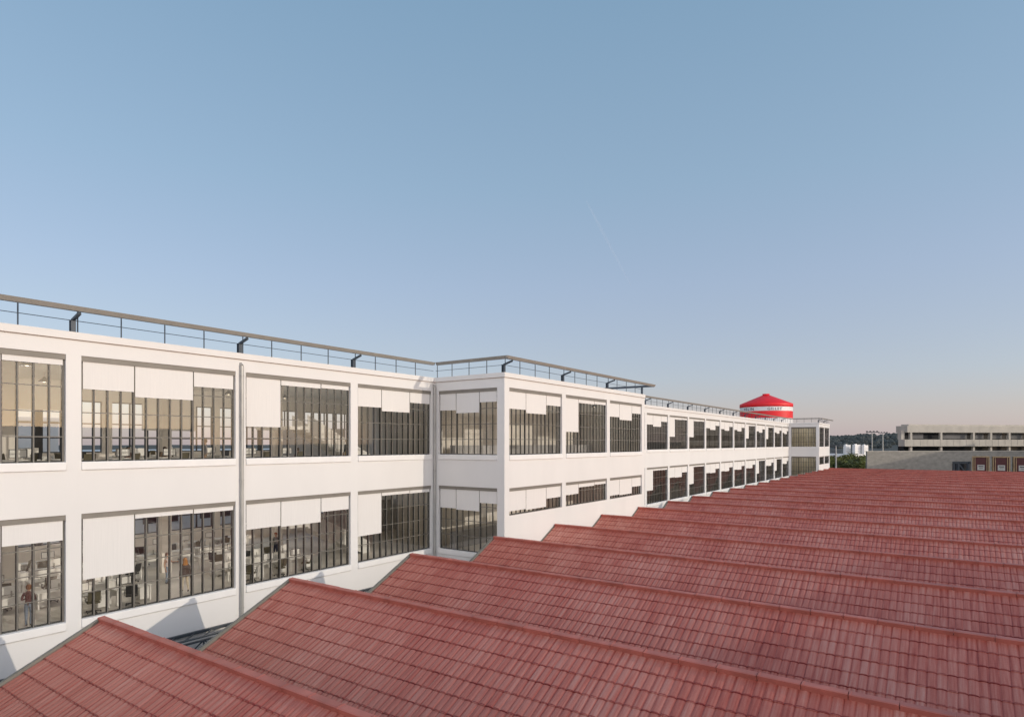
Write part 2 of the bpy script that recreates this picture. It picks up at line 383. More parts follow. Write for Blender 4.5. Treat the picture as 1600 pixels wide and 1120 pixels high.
for x0, x1, y0, y1 in ((XL-0.06, XR-0.06, YM-0.06, YM+0.5), (XR-0.06, XR+0.5, YP-0.06, YM+0.5), (XR+0.5, XE-0.5, YP-0.06, YP+0.5),
                       (XE-0.5, XE+0.06, YP-0.06, YM+0.5), (XE+0.06, XR2-0.06, YM-0.06, YM+0.5), (XR2-0.06, XR2+0.5, YP-0.06, YM+0.5),
                       (XR2+0.5, XE2+0.06, YP-0.06, YP+0.5), (XE2-0.5, XE2+0.06, YP+0.5, YB+0.1), (XL-0.06, XL+0.5, YM+0.5, YB+0.1), (XL+0.5, XE2-0.5, YB-0.4, YB+0.1)):
    cor.box(x0, x1, y0, y1, 4.355, 4.66)
    dr.box(x0-0.012, x1+0.012, y0-0.012, y1+0.012, 4.335, 4.355)
cor.build('parapet', M['plaster'], building); dr.build('drip_edge', M['drip'], building)
def slab(name, z0, z1, m):
    b = MB(); b.box(XL+0.4, XE2-0.45, YM+0.45, YB-0.3, z0, z1)
    b.box(XR+0.45, XE-0.45, YP+0.45, YM+0.45, z0, z1); b.box(XR2+0.45, XE2-0.45, YP+0.45, YM+0.45, z0, z1)
    return b.build(name, m, building)
slab('floor_slab', FU-0.03, FU, M['floor']); slab('ceiling', FU-0.42, FU-0.03, M['ceil'])
slab('floor_slab', FL-0.4, FL, M['floor']); slab('roof_slab', 3.95, 4.30, M['ceil'])
# rear wall with its own windows
rw = MB()
for k in range(-4, 21):
    x0 = XL if k == -4 else c(k)-0.3
    rw.box(x0, c(k)+0.3, YB-0.3, YB, ZG, 4.34)
    a, b = c(k)+0.3, (c(k+1)-0.3 if k < 20 else XE2-0.45)
    if k >= 5:
        rw.box(a, b, YB-0.3, YB, ZG, 4.34)
    else:
        rw.box(a, b, YB-0.3, YB, 2.75, 4.34); rw.box(a, b, YB-0.3, YB, -2.6, FU+0.9); rw.box(a, b, YB-0.3, YB, ZG, FL+1.3)
rw.box(20.3, 24.0, YB-0.45, YB-0.30, 0.9, 2.75); rw.box(11.2, 16.3, YB-0.45, YB-0.30, 2.05, 2.75)
rw.build('rear_wall', M['inner'], building)
def rear_window(h):
    w = P-0.6; m = MB()
    n = 6
    for i in range(n+1): m.box(i*w/n-0.04, i*w/n+0.04, 0, 0.1, 0, h)
    m.box(w/2-0.2, w/2+0.2, -0.02, 0.12, 0, h)
    for z in (0.03, h*0.28, h*0.56, h-0.04): m.box(0, w, 0.02, 0.08, z-0.035, z+0.035)
    return m
for z0, z1 in ((FU+0.9, 2.75), (FL+1.3, -2.6)):
    first = None
    for k in range(-4, 5):
        if first is None:
            first = empty('rear_window', (c(k)+0.3, YB-0.2, z0), 0, building)
            rear_window(z1-z0).build('frame', M['black'], first)
        else: copy_tree(first, building, (c(k)+0.3, YB-0.2, z0))
cl = None
for k in range(-3, 5):
    for z0, z1 in ((FU, 3.95), (FL, FU-0.42)):
        if cl is None or cl.data['h'] != round(z1-z0, 2):
            b = MB(); b.box(-0.28, 0.28, -0.28, 0.28, 0, z1-z0); b.box(-0.34, 0.34, -0.34, 0.34, z1-z0-0.5, z1-z0-0.002)
            cl = b.build('column', M['inner'], building, (c(k), 38.0, z0)); cl.data['h'] = round(z1-z0, 2)
        else:
            copy_tree(cl, building, (c(k), 38.0, z0))
pw = MB()
for z0, z1 in ((FU, 3.95), (FL, FU-0.42)): pw.box(XR+0.6, XE-0.6, YM+0.6, YM+0.75, z0, z1)
pw.box(39.0, 39.2, YM+0.45, YB-0.3, FU, 3.95); pw.box(39.0, 39.2, YM+0.45, YB-0.3, FL, FU-0.42)
for X in (78.0, 108.0, 138.0):
    pw.box(X, X+0.2, YM+0.45, YB-0.3, FU, 3.95); pw.box(X, X+0.2, YM+0.45, YB-0.3, FL, FU-0.42)
pw.build('partition_wall', M['inner'], building)
dp = MB(); dp.box(31.0, 31.15, 37.5, YB-0.3, FU, FU+2.6); dp.box(31.2, 39.0, 40.0, 40.15, FL, FL+2.7)
dp.box(XR+1.2, XE-0.9, YM-0.9, YM-0.4, FU, FU+1.35); dp.box(XR+1.2, XE-0.9, YM-0.9, YM-0.4, FL, FL+1.2)
dp.build('partition_wall', M['inner_dark'], building)

# windows ---------------------------------------------------------------
def window_meshes(w, h, n, divs, horizontals, heavy):
    f = MB(); D0, D1 = 0.15, (0.29 if heavy else 0.23)
    for i in range(n+1):
        x = min(max(i*w/n, 0.045), w-0.045); hw = 0.048 if i in divs or i in (0, n) else (0.036 if heavy else 0.026)
        f0 = D0 if i not in divs else D0-0.02
        f.box(x-hw, x+hw, f0+0.012, D1, 0.0, h, 1); f.box(x-hw*0.6, x+hw*0.6, f0, f0+0.012, 0.0, h, 0)
    for z in horizontals: f.box(0.08, w-0.08, D0+0.004, D0+0.05, z-0.02, z+0.02)
    f.box(0, w, D0+0.03, D1-0.02, 0.0, 0.06, 1); f.box(0, w, D0+0.03, D1-0.02, h-0.30, h, 1)
    gl = MB(); gl.face([(0, 0.172, 0), (w, 0.172, 0), (w, 0.172, h), (0, 0.172, h)])
    li = MB(); li.box(0, w, 0.04, 0.15, h-0.22, h)
    return f.mesh('frame', [M['steel'], M['mullion']]), gl.mesh('glazing', M['glass']), li.mesh('lintel', M['lintel'])
def sill_mesh(w):
    s = MB(); s.box(0, w, -0.07, 0.45, -0.35, 0.0); return s.mesh('sill', M['sill'])
def sill_flat(w):
    s = MB(); s.box(0, w, 0.0, 0.40, -0.002, 0.03); return s.mesh('sill', M['lintel'])
CACHE = {}
PAT = {'A': (2.31, 2.09, 2.77), 'B': (0.88, 3.20, 3.24), 'C': (-4.53, -4.60, -4.02), 'D': (-5.80, -3.40, -3.42), 'E': (-3.96, -3.48, -3.42)}
def window(x, y, zb, w, h, n, divs, pat, rz=0, flat=False, curtain=False, heavy=False):
    key = (round(w, 2), round(h, 2), n, divs, heavy)
    if key not in CACHE:
        CACHE[key] = window_meshes(w, h, n, divs, [q for q in (1.05, 2.09, 3.13) if q < h-0.3], heavy) + ((sill_flat(w) if flat else sill_mesh(w)),)
    fr, gl, li, si = CACHE[key]
    t = empty('window', (x, y, zb), rz, building)
    link('frame', fr, t); link('glazing', gl, t); link('lintel', li, t)
    link('sill', si, t, bevel=0 if flat else 0.03)
    ed = [0.06] + [d*w/n for d in divs] + [w-0.06]
    if curtain:
        cu = MB(); steps = 60
        for i in range(steps):
            xa, xb = 0.05+(w-0.1)*i/steps, 0.05+(w-0.1)*(i+1)/steps
            ya, yb = 0.40+0.04*math.sin(i*1.9), 0.40+0.04*math.sin((i+1)*1.9)
            cu.face([(xa, ya, 0), (xb, yb, 0), (xb, yb, h), (xa, ya, h)])
        cu.build('curtain', M['curtain'], t)
    if pat:
        for i in range(3):
            zt, z = h-0.20, PAT[pat][i]-zb
            b = MB(); b.box(ed[i]+0.025, ed[i+1]-0.025, 0.085, 0.095, z+0.03, zt); b.box(ed[i]+0.025, ed[i+1]-0.025, 0.08, 0.10, z, z+0.03)
            b.build('blind', M['blind'], t)
    return t
UP1 = ['A', 'B', 'B', 'B', 'A', 'B', 'A']; LO1 = ['C', 'C', 'D', 'C', 'D', 'C', 'D']
for i, (a, b) in enumerate(OP1):
    window(a, YM, U0, b-a, U1-U0, 13, (4, 9), UP1[i], heavy=True); window(a, YM, L0, b-a, L1-L0, 13, (4, 9), LO1[i], heavy=True)
for X, cur in ((XR, False), (XR2, True)):
    w = RET[1]-RET[0]
    window(X, RET[1], U0, w, U1-U0, 10, (3, 7), None if cur else 'A', R(-90), curtain=cur)
    window(X, RET[1], L0, w, L1-L0, 10, (3, 7), None if cur else 'C', R(-90), curtain=cur)
for i, (a, b) in enumerate(OPP):
    window(a, YP, U0, b-a, U1-U0, 13, (4, 9), 'ABA'[i]); window(a, YP, S0, b-a, L1-S0, 13, (4, 9), 'CEC'[i], flat=True)
UP2 = 'AB' + 'ABBAAABABAA'; LO2 = 'CD' + 'DCDCCCCDCDC'
for i, (a, b) in enumerate(OP2):
    window(a, YM, U0, b-a, U1-U0, 13, (4, 9), UP2[i]); window(a, YM, L0, b-a, L1-L0, 13, (4, 9), LO2[i])
for i, (a, b) in enumerate(OPF):
    window(a, YP, U0, b-a, U1-U0, 13, (4, 9), None); window(a, YP, S0, b-a, L1-S0, 13, (4, 9), None, flat=True)

# downpipes
def downpipe(x, y):
    m = MB(); m.tube((0, 0, ZG+0.3), (0, 0, 4.0), 0.085, 12); 
    for z in (-8.5, -5.2, -1.9, 1.4, 3.5): m.tube((0, 0, z-0.03), (0, 0, z+0.03), 0.10, 12)
    m.tube((0, 0, 4.0), (0, 0.14, 4.12), 0.085, 12)
    m.build('downpipe', M['zinc'], building, (x, y, 0), smooth=False)
downpipe(c(1), YM-0.11); downpipe(XR-0.12, YM-0.12); downpipe(XE+0.15, YM-0.12)

# rooftop railing: slim posts with two cables, and a broad handrail board on cranked brackets
ZR = 5.62
def rail_bay(x0, x1, y, axis='x', cants=True, npost=4, over=0.8, ext0=0.0, ext1=0.0):
    """one bay along the facade; local x along the parapet, local -y outward"""
    L = x1-x0
    t = empty('railing', (x0, y, 4.66) if axis == 'x' else (y, x1, 4.66), 0 if axis == 'x' else R(-90), building)
    zz = ZR-4.66
    h = MB(); 
    pr = [(-over, zz), (-over+0.08, zz-0.18), (-over+0.30, zz-0.18), (-over+0.30, zz-0.155), (-over+0.11, zz-0.155), (-over+0.04, zz)]
    b0 = len(h.v); h.v += [(-ext0, y_, z_) for y_, z_ in pr] + [(L+ext1, y_, z_) for y_, z_ in pr]
    for i in range(6): h.f.append((b0+i, b0+(i+1) % 6, b0+6+(i+1) % 6, b0+6+i)); h.mi.append(0)
    h.f.append(tuple(b0+i for i in range(6))[::-1]); h.f.append(tuple(b0+6+i for i in range(6))); h.mi += [0, 0]
    fix_normals(h.build('handrail', M['rail'], t))
    cb = MB()
    for z in (zz*0.52, zz+0.10): cb.tube((-0.0, 0.12, z), (L, 0.12, z), 0.016, 6)
    cb.build('cable', M['post'], t)
    for i in range(npost):
        b = MB(); xx = (i+0.1)*L/npost if i == 0 else i*L/npost
        b.tube((xx, 0.12, 0), (xx, 0.12, zz+0.11), 0.028, 8); b.build('post', M['post'], t)
    if cants:
        b = MB(); z1 = 0.52
        b.box(-0.09, 0.09, 0.02, 0.05, 0, z1); b.box(-0.09, 0.09, 0.19, 0.22, 0, z1); b.box(-0.015, 0.015, 0.05, 0.19, 0, z1)
        b.bar((0, 0.12, z1-0.02), (0, -over+0.2, zz-0.25), 0.12, 0.10)
        b.build('bracket', M['post'], t)
    return t
for k in range(-4, 2): rail_bay(c(k), c(k+1), YM)
rail_bay(c(2), XR, YM, ext1=-0.8)
rail_bay(YP+0.02, YM, XR, axis='y', cants=False, npost=4, ext0=-0.8, ext1=0.8)
rail_bay(XR+0.06, c(4), YP, ext0=0.86); rail_bay(c(4), c(5), YP); rail_bay(c(5), XE, YP, ext1=0.8)
for k in range(6, 18): rail_bay(c(k) if k > 6 else XE+0.1, c(k+1), YM)
rail_bay(c(18), XR2, YM, ext1=-0.8)
rail_bay(YP+0.02, YM, XR2, axis='y', cants=False, npost=4, ext0=-0.8, ext1=0.8); rail_bay(XR2, c(20), YP, ext0=0.8); rail_bay(c(20), XE2, YP, ext1=0.3)
er = MB(); er.box(XE+0.66, XE+0.8, YP-0.66, YM-1.0, ZR-0.20, ZR-0.01); er.box(XE-0.3, XE-0.15, YP+0.1, YP+0.25, 4.66, ZR-0.25)
er.build('handrail', M['post'], building)

# staircase inside
def flight(x_low, z_low, rise, run, y0, y1):
    t = empty('staircase', (0, 0, 0), 0, building); n = max(3, int(rise/0.17)); st = MB()
    for i in range(n):
        xa = x_low - run*i/n; st.box(xa-run/n-0.03, xa, y0, y1, z_low+rise*(i+1)/n-0.04, z_low+rise*(i+1)/n)
    st.build('step', M['desk'], t)
    for y in (y0-0.08, y1):
        s = MB(); s.prism([(x_low+0.1, z_low), (x_low+0.1, z_low+0.75), (x_low-run, z_low+rise+0.75), (x_low-run, z_low+rise-0.3), (x_low-0.5, z_low)], y, y+0.08)
        fix_normals(s.build('stringer', M['desk'], t))
    l = MB(); l.box(x_low-run-1.6, x_low-run-0.002, y0-0.08, y1+1.6, z_low+rise-0.2, z_low+rise); l.build('landing', M['desk'], t)
flight(29.6, FU, 2.55, 5.0, 33.2, 34.7); flight(29.6, FL, 2.55, 5.0, 33.2, 34.7)

# ------------------------------------------------------------------ saw-tooth hall with tiled roofs
YS = 23.80; SX0, ZRDG, NS = 9.28, -6.09, 21
SRUN, SDROP = 6.35, 3.20; YLEN = 199*TW
hall = tag(empty('saw_tooth_hall', (0, 0, 0)), 'saw-tooth factory hall with rows of red clay tiled roofs in front of the white building', 'factory hall')
def tile_slope():
    m = MB(); rnd = random.Random(11); ncol = int(YLEN/TW); rows = int((SRUN/math.cos(TH))/TR)+1
    fr = (0, .10, .26, .5, .74, .90); hh = (0.0, .011, .018, .020, .017, .010)
    ux, uz = -math.cos(TH), -math.sin(TH); nx, nz = -math.sin(TH), math.cos(TH)
    jit = [[rnd.uniform(-.004, .004) for _ in range(ncol+1)] for _ in range(rows)]
    sj = [[rnd.uniform(-.010, .010) for _ in range(ncol+1)] for _ in range(rows)]
    nv = ncol*6+1
    for r in range(rows):
        for end, lift in ((0, 0.0), (1, 0.020)):
            b = len(m.v)
            for ci in range(ncol):
                for k in range(6):
                    h = hh[k] + lift + (jit[r][ci] if k else 0)
                    s = (r+end)*TR + (0.02 if end else -0.03) + (sj[r][ci] if end and 1 <= k else 0)
                    m.v.append((ux*s + nx*h, -(ci+fr[k])*TW, uz*s + nz*h))
            s = (r+end)*TR + (0.02 if end else -0.03)
            m.v.append((ux*s + nx*lift, -ncol*TW, uz*s + nz*lift))
        b0 = len(m.v)-2*nv
        for i in range(nv-1):
            m.f.append((b0+i, b0+i+1, b0+nv+i+1, b0+nv+i)); m.mi.append(0)
        # lap edge
        b = len(m.v)
        for i in range(nv):
            x, y, z = m.v[b0+nv+i]; m.v.append((x - nx*0.035, y, z - nz*0.035))
        for i in range(nv-1):
            m.f.append((b0+nv+i, b0+nv+i+1, b+i+1, b+i)); m.mi.append(0)
    return m
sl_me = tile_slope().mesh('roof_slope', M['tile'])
cap = MB(); rnd = random.Random(5); y = 0.0
while y > -YLEN:
    L = min(1.04, y+YLEN); j = rnd.uniform(-.006, .006); a = rnd.uniform(-.004, .004)
    cap.prism([(-0.08, -0.03+j), (-0.135, 0.115+j), (-0.10, 0.135+j), (0.08, 0.150+j+a), (0.12, 0.09+j), (0.13, -0.02+j)], y, y-L+0.016)
    cap.prism([(-0.09, -0.03+j), (-0.145, 0.122+j), (-0.10, 0.145+j), (0.08, 0.160+j+a), (0.13, 0.09+j), (0.135, -0.02+j)], y-0.01, y-0.05)
    y -= L
cap_ob = fix_normals(cap.build('ridge_cap', M['cap'])); cap_me = cap_ob.data; bpy.data.objects.remove(cap_ob)
vg = MB(); vg.bar((0.05, 0.07, 0.06), (-SRUN-0.05, 0.07, 0.06-SDROP), 0.16, 0.12)
vg_me = vg.mesh('verge_flashing', M['verge'])
gz = MB(); gz.face([(0.12, 0, -0.03), (0.12, -YLEN, -0.03), (P-SRUN-0.02, -YLEN, -SDROP), (P-SRUN-0.02, 0, -SDROP)])
gz_me = gz.mesh('pane', M['dark_glass'])
gf = MB()
for i in range(0, 50): gf.bar((0.15, -i*1.0, 0.0), (P-SRUN, -i*1.0, -SDROP+0.02), 0.05, 0.06, up=(1, 0, 0.3))
gf_me = gf.mesh('frame', M['steel'])
for i in range(-3, NS+1):
    loc = (SX0+i*P, YS, ZRDG)
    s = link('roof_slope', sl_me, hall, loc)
    link('ridge_cap', cap_me, s); link('verge_flashing', vg_me, s)
    k = empty('skylight', loc, 0, hall); link('pane', gz_me, k); link('frame', gf_me, k)
hw = MB()
for i in range(-3, NS+1):       # gable ends and valleys
    x = SX0+i*P
    for y0, y1 in ((YS-0.25, YS-0.02), (YS-YLEN+0.02, YS-YLEN+0.25)):
        hw.prism([(x-0.02, ZRDG-0.08), (x-SRUN, ZRDG-SDROP-0.08), (x+P-SRUN, ZRDG-SDROP-0.08)], y0, y1)
    hw.box(x-SRUN-0.35, x-SRUN+0.25, YS-YLEN+0.3, YS-0.3, ZRDG-SDROP-0.25, ZRDG-SDROP-0.12)
xa, xb = SX0-3*P-SRUN, SX0+NS*P+P-SRUN
zt = ZRDG-SDROP-0.26
hw.box(xa, xb, YS-0.25, YS-0.02, ZG, zt); hw.box(xa, xb, YS-YLEN+0.02, YS-YLEN+0.25, ZG, zt)
hw.box(xa, xa+0.3, YS-YLEN+0.25, YS-0.25, ZG, zt); hw.box(xb-0.3, xb, YS-YLEN+0.25, YS-0.25, ZG, zt)
fix_normals(hw.build('wall', M['grey_wall'], hall))

# steel and glass canopy in the gap between hall and building
can = tag(empty('gap_canopy', (0, YS, 0)), 'low dark steel and glass canopy in the gap between tiled roofs and white wall', 'canopy')
def canopy(x0, x1):
    y = 5.1; b = MB()
    for z in (-9.12, -9.30, -10.05): b.box(x0, x1, y-0.09, y+0.09, z-0.05, z)
    b.box(x0, x1, 5.95, 6.12, -9.22, -9.10)
    b.build('beam', M['dark_steel'], can)
    l = MB(); x = x0; s = 0
    while x < x1-0.9:
        l.bar((x, y, -9.34), (x, y, -10.0), 0.06, 0.06); l.bar((x+0.03, y-0.02, -9.36), (x+0.87, y-0.02, -9.98), 0.05, 0.05); l.bar((x+0.03, y+0.03, -9.98), (x+0.87, y+0.03, -9.36), 0.05, 0.05)
        l.bar((x, y, -9.14), (x+0.9, 5.98, -9.16), 0.05, 0.05); x += 0.9
    l.build('lacing', M['dark_steel'], can)
    p = MB(); p.face([(x0, 0.05, -10.5), (x1, 0.05, -10.5), (x1, y-0.1, -10.05), (x0, y-0.1, -10.05)]); p.build('pane', M['canopy_glass'], can)
    q = MB(); x = x0+0.5
    while x < x1:
        q.bar((x, 0.05, -10.46), (x, y-0.1, -10.01), 0.06, 0.08); x += 1.25
    q.build('glazing_bar', M['dark_steel'], can)
canopy(-15, XR-0.05); canopy(XE+0.05, XR2-0.05)

# ------------------------------------------------------------------ water tower
WX, WY = 218.0, 50.0
wtow = tag(empty('water_tower', (WX, WY, ZG)), 'round red and white water tower with a conical red top behind the white building', 'water tower')
rr = 8.2
def zt_(z): return z-ZG
b = MB(); b.lathe([(rr, zt_(-3.0)), (rr, zt_(6.2))], 64); b.lathe([(rr+0.02, zt_(8.2)), (rr+0.02, zt_(10.5))], 64)
b.lathe([(rr+0.02, zt_(11.85)), (rr+0.10, zt_(11.9)), (rr+0.10, zt_(12.95)), (rr, zt_(13.05)), (1.2, zt_(16.0)), (1.12, zt_(16.0)), (1.12, zt_(16.45)), (0.0, zt_(16.5))], 64)
b.lathe([(3.0, 0), (3.0, zt_(-6)), (rr, zt_(-3.0))], 48)
b.build('tank', M['red'], wtow)
b = MB(); b.lathe([(rr+0.01, zt_(10.5)), (rr+0.01, zt_(11.85))], 64); b.lathe([(rr+0.01, zt_(6.2)), (rr+0.01, zt_(8.2))], 64); b.build('band', M['tank_white'], wtow)
for ch in wtow.children:
    ch.data.polygons.foreach_set('use_smooth', [abs(p.normal.z) < 0.95 for p in ch.data.polygons])
def ring_text(txt, z, size, ang, name='lettering', spacing=1.15):
    cu = bpy.data.curves.new('lettering', 'FONT'); cu.body = txt; cu.size = size; cu.extrude = 0.03; cu.space_character = spacing; cu.align_x = 'CENTER'; cu.resolution_u = 3
    to = bpy.data.objects.new('lettering', cu); COL.objects.link(to)
    me = bpy.data.meshes.new_from_object(to.evaluated_get(bpy.context.evaluated_depsgraph_get()))
    COL.objects.unlink(to); bpy.data.objects.remove(to)
    for v in me.vertices:
        t = ang + v.co.x/rr; r_ = rr+0.05+v.co.z; zz = v.co.y
        v.co = (r_*math.cos(t), r_*math.sin(t), zt_(z)+zz)
    me.materials.clear(); me.materials.append(M['letter'])
    link(name, me, wtow)
a0 = math.atan2(-WY, -WX)      # towards the yard in front
ring_text('VELIN', 10.72, 1.25, a0-0.70, spacing=1.3); ring_text('GILLET', 10.72, 1.25, a0+0.33, spacing=1.25)
ring_text('LLDUENS', 6.75, 1.3, a0-0.30)

# ------------------------------------------------------------------ beyond the hall
def obox(m, org, d, t0, t1, n0, n1, z0, z1, mi=0):
    """box along direction d (unit, xy) from org; n = towards its back"""
    nx, ny = -d[1], d[0]
    P4 = [(t0, n0), (t1, n0), (t1, n1), (t0, n1)]
    b = len(m.v)
    for z in (z0, z1):
        for t, n in P4: m.v.append((org[0]+d[0]*t+nx*n, org[1]+d[1]*t+ny*n, z))
    for q in ((0,3,2,1),(4,5,6,7),(0,1,5,4),(1,2,6,5),(2,3,7,6),(3,0,4,7)):
        m.f.append(tuple(b+i for i in q)); m.mi.append(mi)
DD = (0.70710678, -0.70710678)
cw = tag(empty('concrete_wall', (0, 0, 0)), 'long board-marked grey concrete wall behind the last tiled roof', 'wall')
O1 = (179.2, 16.9)
b = MB(); obox(b, O1, DD, 0, 24.8, 0, 0.5, ZG, -2.1); obox(b, O1, DD, 24.8, 75, 0, 0.5, -4.7, -2.1); obox(b, O1, DD, 30.5, 75, 0.0, 0.5, ZG, -4.7)
b.build('wall', M['concrete'], cw)
b = MB(); obox(b, O1, DD, -0.1, 75, -0.08, 0.55, -2.1, -1.95); b.build('coping', M['conc_light'], cw)
b = MB(); obox(b, O1, DD, 2.6, 5.2, -0.03, 0.0, -7.2, -6.75); obox(b, O1, DD, 7.6, 10.8, -0.03, 0.0, -7.2, -6.55); b.build('opening', M['dark_glass'], cw)
b = MB(); 
for t in (25.2, 26.6, 29.6): obox(b, O1, DD, t, t+0.5, 0.1, 0.6, ZG, -5.02)
obox(b, O1, DD, 24.9, 30.4, 0.1, 0.6, -5.3, -4.72)
p0 = Vector((O1[0]+DD[0]*27.0, O1[1]+DD[1]*27.0, -5.4)); p1 = Vector((O1[0]+DD[0]*29.6, O1[1]+DD[1]*29.6, -8.2)); b.bar(p0+Vector((.2, .2, 0)), p1+Vector((.2, .2, 0)), 0.3, 0.35)
tag(b.build('steel_frame', M['dark_steel']), 'dark braced steel frame in the gap of the concrete wall beside the red cabins', 'frame')

cb = tag(empty('concrete_building', (0, 0, 0)), 'pale concrete building with a balcony band and deep flat roof rising behind the concrete wall', 'building')
O2 = (229.7, 12.2); LB = 75
b = MB(); obox(b, O2, DD, 1.5, LB, -0.6, 4, 3.4, 5.5); obox(b, O2, DD, 3.0, LB, 0.6, 3.6, 5.5, 6.0)
obox(b, O2, DD, 0.3, 1.45, 0.5, 2, 1.2, 4.0); b.build('roof', M['conc_light'], cb)
b = MB(); obox(b, O2, DD, 2.0, LB, 1.4, 3.8, ZG, 3.4); b.build('wall', M['dark_glass'], cb)
b = MB(); obox(b, O2, DD, 0, LB, -1.2, -1.0, -0.7, 1.2); obox(b, O2, DD, 0, LB, -1.25, 1.4, -0.95, -0.7); obox(b, O2, DD, 0, 0.2, -1.0, 1.4, -0.7, 1.2)
t = 0.8
while t < LB: obox(b, O2, DD, t, t+0.18, -1.26, -1.2, -0.7, 1.15); t += 2.4
b.build('balcony', M['conc_light'], cb)
for i, t in enumerate((2.6, 13.5, 25.5, 32.0, 39.0, 47.0, 55.0, 63.0)):
    b = MB(); obox(b, O2, DD, t, t+0.7, -0.55, 0.1, -0.7, 3.4); obox(b, O2, DD, t, t+0.7, -0.55, 0.1, ZG, -0.95); b.build('column', M['conc_light'], cb)
for i, (t0, t1) in enumerate(((3.6, 9.0), (14.6, 25.2), (26.5, 31.5), (33, 38.5), (40, 46.5))):
    b = MB(); obox(b, O2, DD, t0, t1, 1.34, 1.4, 1.5, 3.2); b.build('window', M['grey_wall'], cb)

# red cabins on a platform
pf = MB(); pf.box(174.5, 186, -40, -0.5, ZG, -7.4); tag(pf.build('loading_platform', M['grey_wall']), 'low concrete platform under the red framed cabins', 'platform')
cab = tag(empty('cabin', (177.0, -5.9, -7.4)), 'red framed steel cabin, leftmost of the three beyond the roofs', 'cabin', 'red framed cabins behind the tiled roofs')
def cabin():
    b = MB(); b.box(0.15, 3.0, -1.36, 1.36, 0.25, 4.2); b.build('body', M['maroon'], cab)
    f = MB()
    for y in (-1.56, -1.36, 1.16, 1.36):
        if y in (-1.56, 1.36): f.box(0.0, 0.2, y, y+0.2, 0, 4.45)
    f.box(0.0, 0.2, -1.36, 1.36, 4.2, 4.45); f.box(0.0, 0.2, -1.36, 1.36, 0, 0.25)
    f.box(-0.02, 0.12, -1.15, -1.02, 0.25, 4.2); f.box(-0.02, 0.12, 1.02, 1.15, 0.25, 4.2)
    for y in (-1.56, 1.36): f.box(2.9, 3.1, y, y+0.2, 0, 4.45)
    f.box(0.2, 2.9, -1.56, -1.36, 4.25, 4.45); f.box(0.2, 2.9, 1.36, 1.56, 4.25, 4.45)
    f.build('frame', M['ochre'], cab)
    p = MB(); p.box(0.08, 0.15, -0.65, 0.65, 1.3, 2.5); p.build('placard', M['zinc'], cab)
    q = MB(); q.box(0.06, 0.08, -0.45, 0.45, 2.05, 2.25); q.box(0.06, 0.08, -0.4, 0.3, 1.7, 1.8); q.build('placard_stripe', M['letter'], cab)
    r_ = MB(); r_.box(0.3, 2.8, -1.1, 1.1, 4.2, 4.4); r_.build('roof', M['dark_steel'], cab)
cabin()
for i, lab in ((1, 'red framed steel cabin in the middle of the three beyond the roofs'), (2, 'red framed steel cabin cut off by the right edge of the view')):
    k = copy_tree(cab, None, (177.0, -5.9-3.67*i, -7.4)); k['label'] = lab

# buildings on the far side of the yard that close the view through the office and shade the roofs
def plain_block(name, label, x0, x1, y0, y1, z1, m, face, cat='building'):
    t = tag(empty(name, ((x0+x1)/2, (y0+y1)/2, ZG)), label, cat); cx, cy = (x0+x1)/2, (y0+y1)/2
    b = MB(); b.box(x0-cx, x1-cx, y0-cy, y1-cy, 0, z1-ZG); b.build('wall', m, t)
    b = MB(); b.box(x0-cx-0.2, x1-cx+0.2, y0-cy-0.2, y1-cy+0.2, z1-ZG, z1-ZG+0.35); b.build('roof', m, t)
    ys = (y0-cy-0.03, y0-cy) if face < 0 else (y1-cy, y1-cy+0.03)
    n = int((x1-x0)/5); k = None
    for z in (4.0, 9.0, 14.0):
        if z+2.5 > z1-ZG: continue
        for i in range(n):
            x = x0-cx+2.5+i*5
            if k is None:
                q = MB(); q.box(-1.5, 1.5, ys[0], ys[1], 0, 2.2); k = q.build('window', M['dark_glass'], t, (x, 0, z))
            else: copy_tree(k, t, (x, 0, z))
    return t
plain_block('rear_wing', 'lower rear factory wing seen through the office windows', 19.4, 90, 57, 70, -1.0, M['plaster'], -1)
plain_block('rear_block', 'taller rear factory block seen through the leftmost windows', -40, 19.2, 57, 70, 1.7, M['plaster'], -1)
plain_block('workshop', 'plain grey workshop standing across the tiled roofs opposite the white building', -40, 47, -52, -30.5, 1.7, M['grey_wall'], 1)
plain_block('warehouse', 'grey warehouse standing right of the concrete building', 189, 255, -85, -50, 10.4, M['grey_wall'], 1)

# far apartment blocks, low hall, floodlight masts
def at(px, dist):               # ground direction of a far thing
    a = R(AX) - math.atan((px-800)/968.5); return dist*math.cos(a), dist*math.sin(a)
def apartment(px, dist, w, h, label):
    x, y = at(px, dist); t = tag(empty('apartment_block', (x, y, ZG), R(-30)), label, 'building', 'white apartment blocks below the hill')
    b = MB(); b.box(-w/2, w/2, 0, 3.5, 0, h); b.box(-w/2+w*0.2, -w/2+w*0.45, 1, 3, h, h+0.9); fix_normals(b.build('wall', M['tank_white'], t))
    k = None
    for i in range(4):
        for j in range(2, int(h/3)):
            xx = -w/2+w*(i+.5)/4
            if k is None:
                q = MB(); q.box(-0.4, 0.4, -0.05, 0.0, 0, 1.0); k = q.build('window', M['zinc'], t, (xx, 0, j*3))
            else: copy_tree(k, t, (xx, 0, j*3))
apartment(1325.5, 850, 8.6, 14.0, 'white apartment block, leftmost of the far row below the hill')
apartment(1340.5, 846, 10.2, 14.4, 'white apartment block in the middle of the far row below the hill')
apartment(1353.5, 850, 7.2, 13.8, 'narrow white apartment block at the right end of the far row')
x, y = at(1309, 330); b = MB(); b.box(-5, 5, -9, 9, 0, 9.8); b.box(-5.3, 5.3, -9.3, 9.3, 9.8, 11.0)
tag(b.build('low_hall', M['tank_white'], None, (x, y, ZG), (0, 0, R(-20))), 'low white flat-roofed hall beyond the end of the white building', 'building')
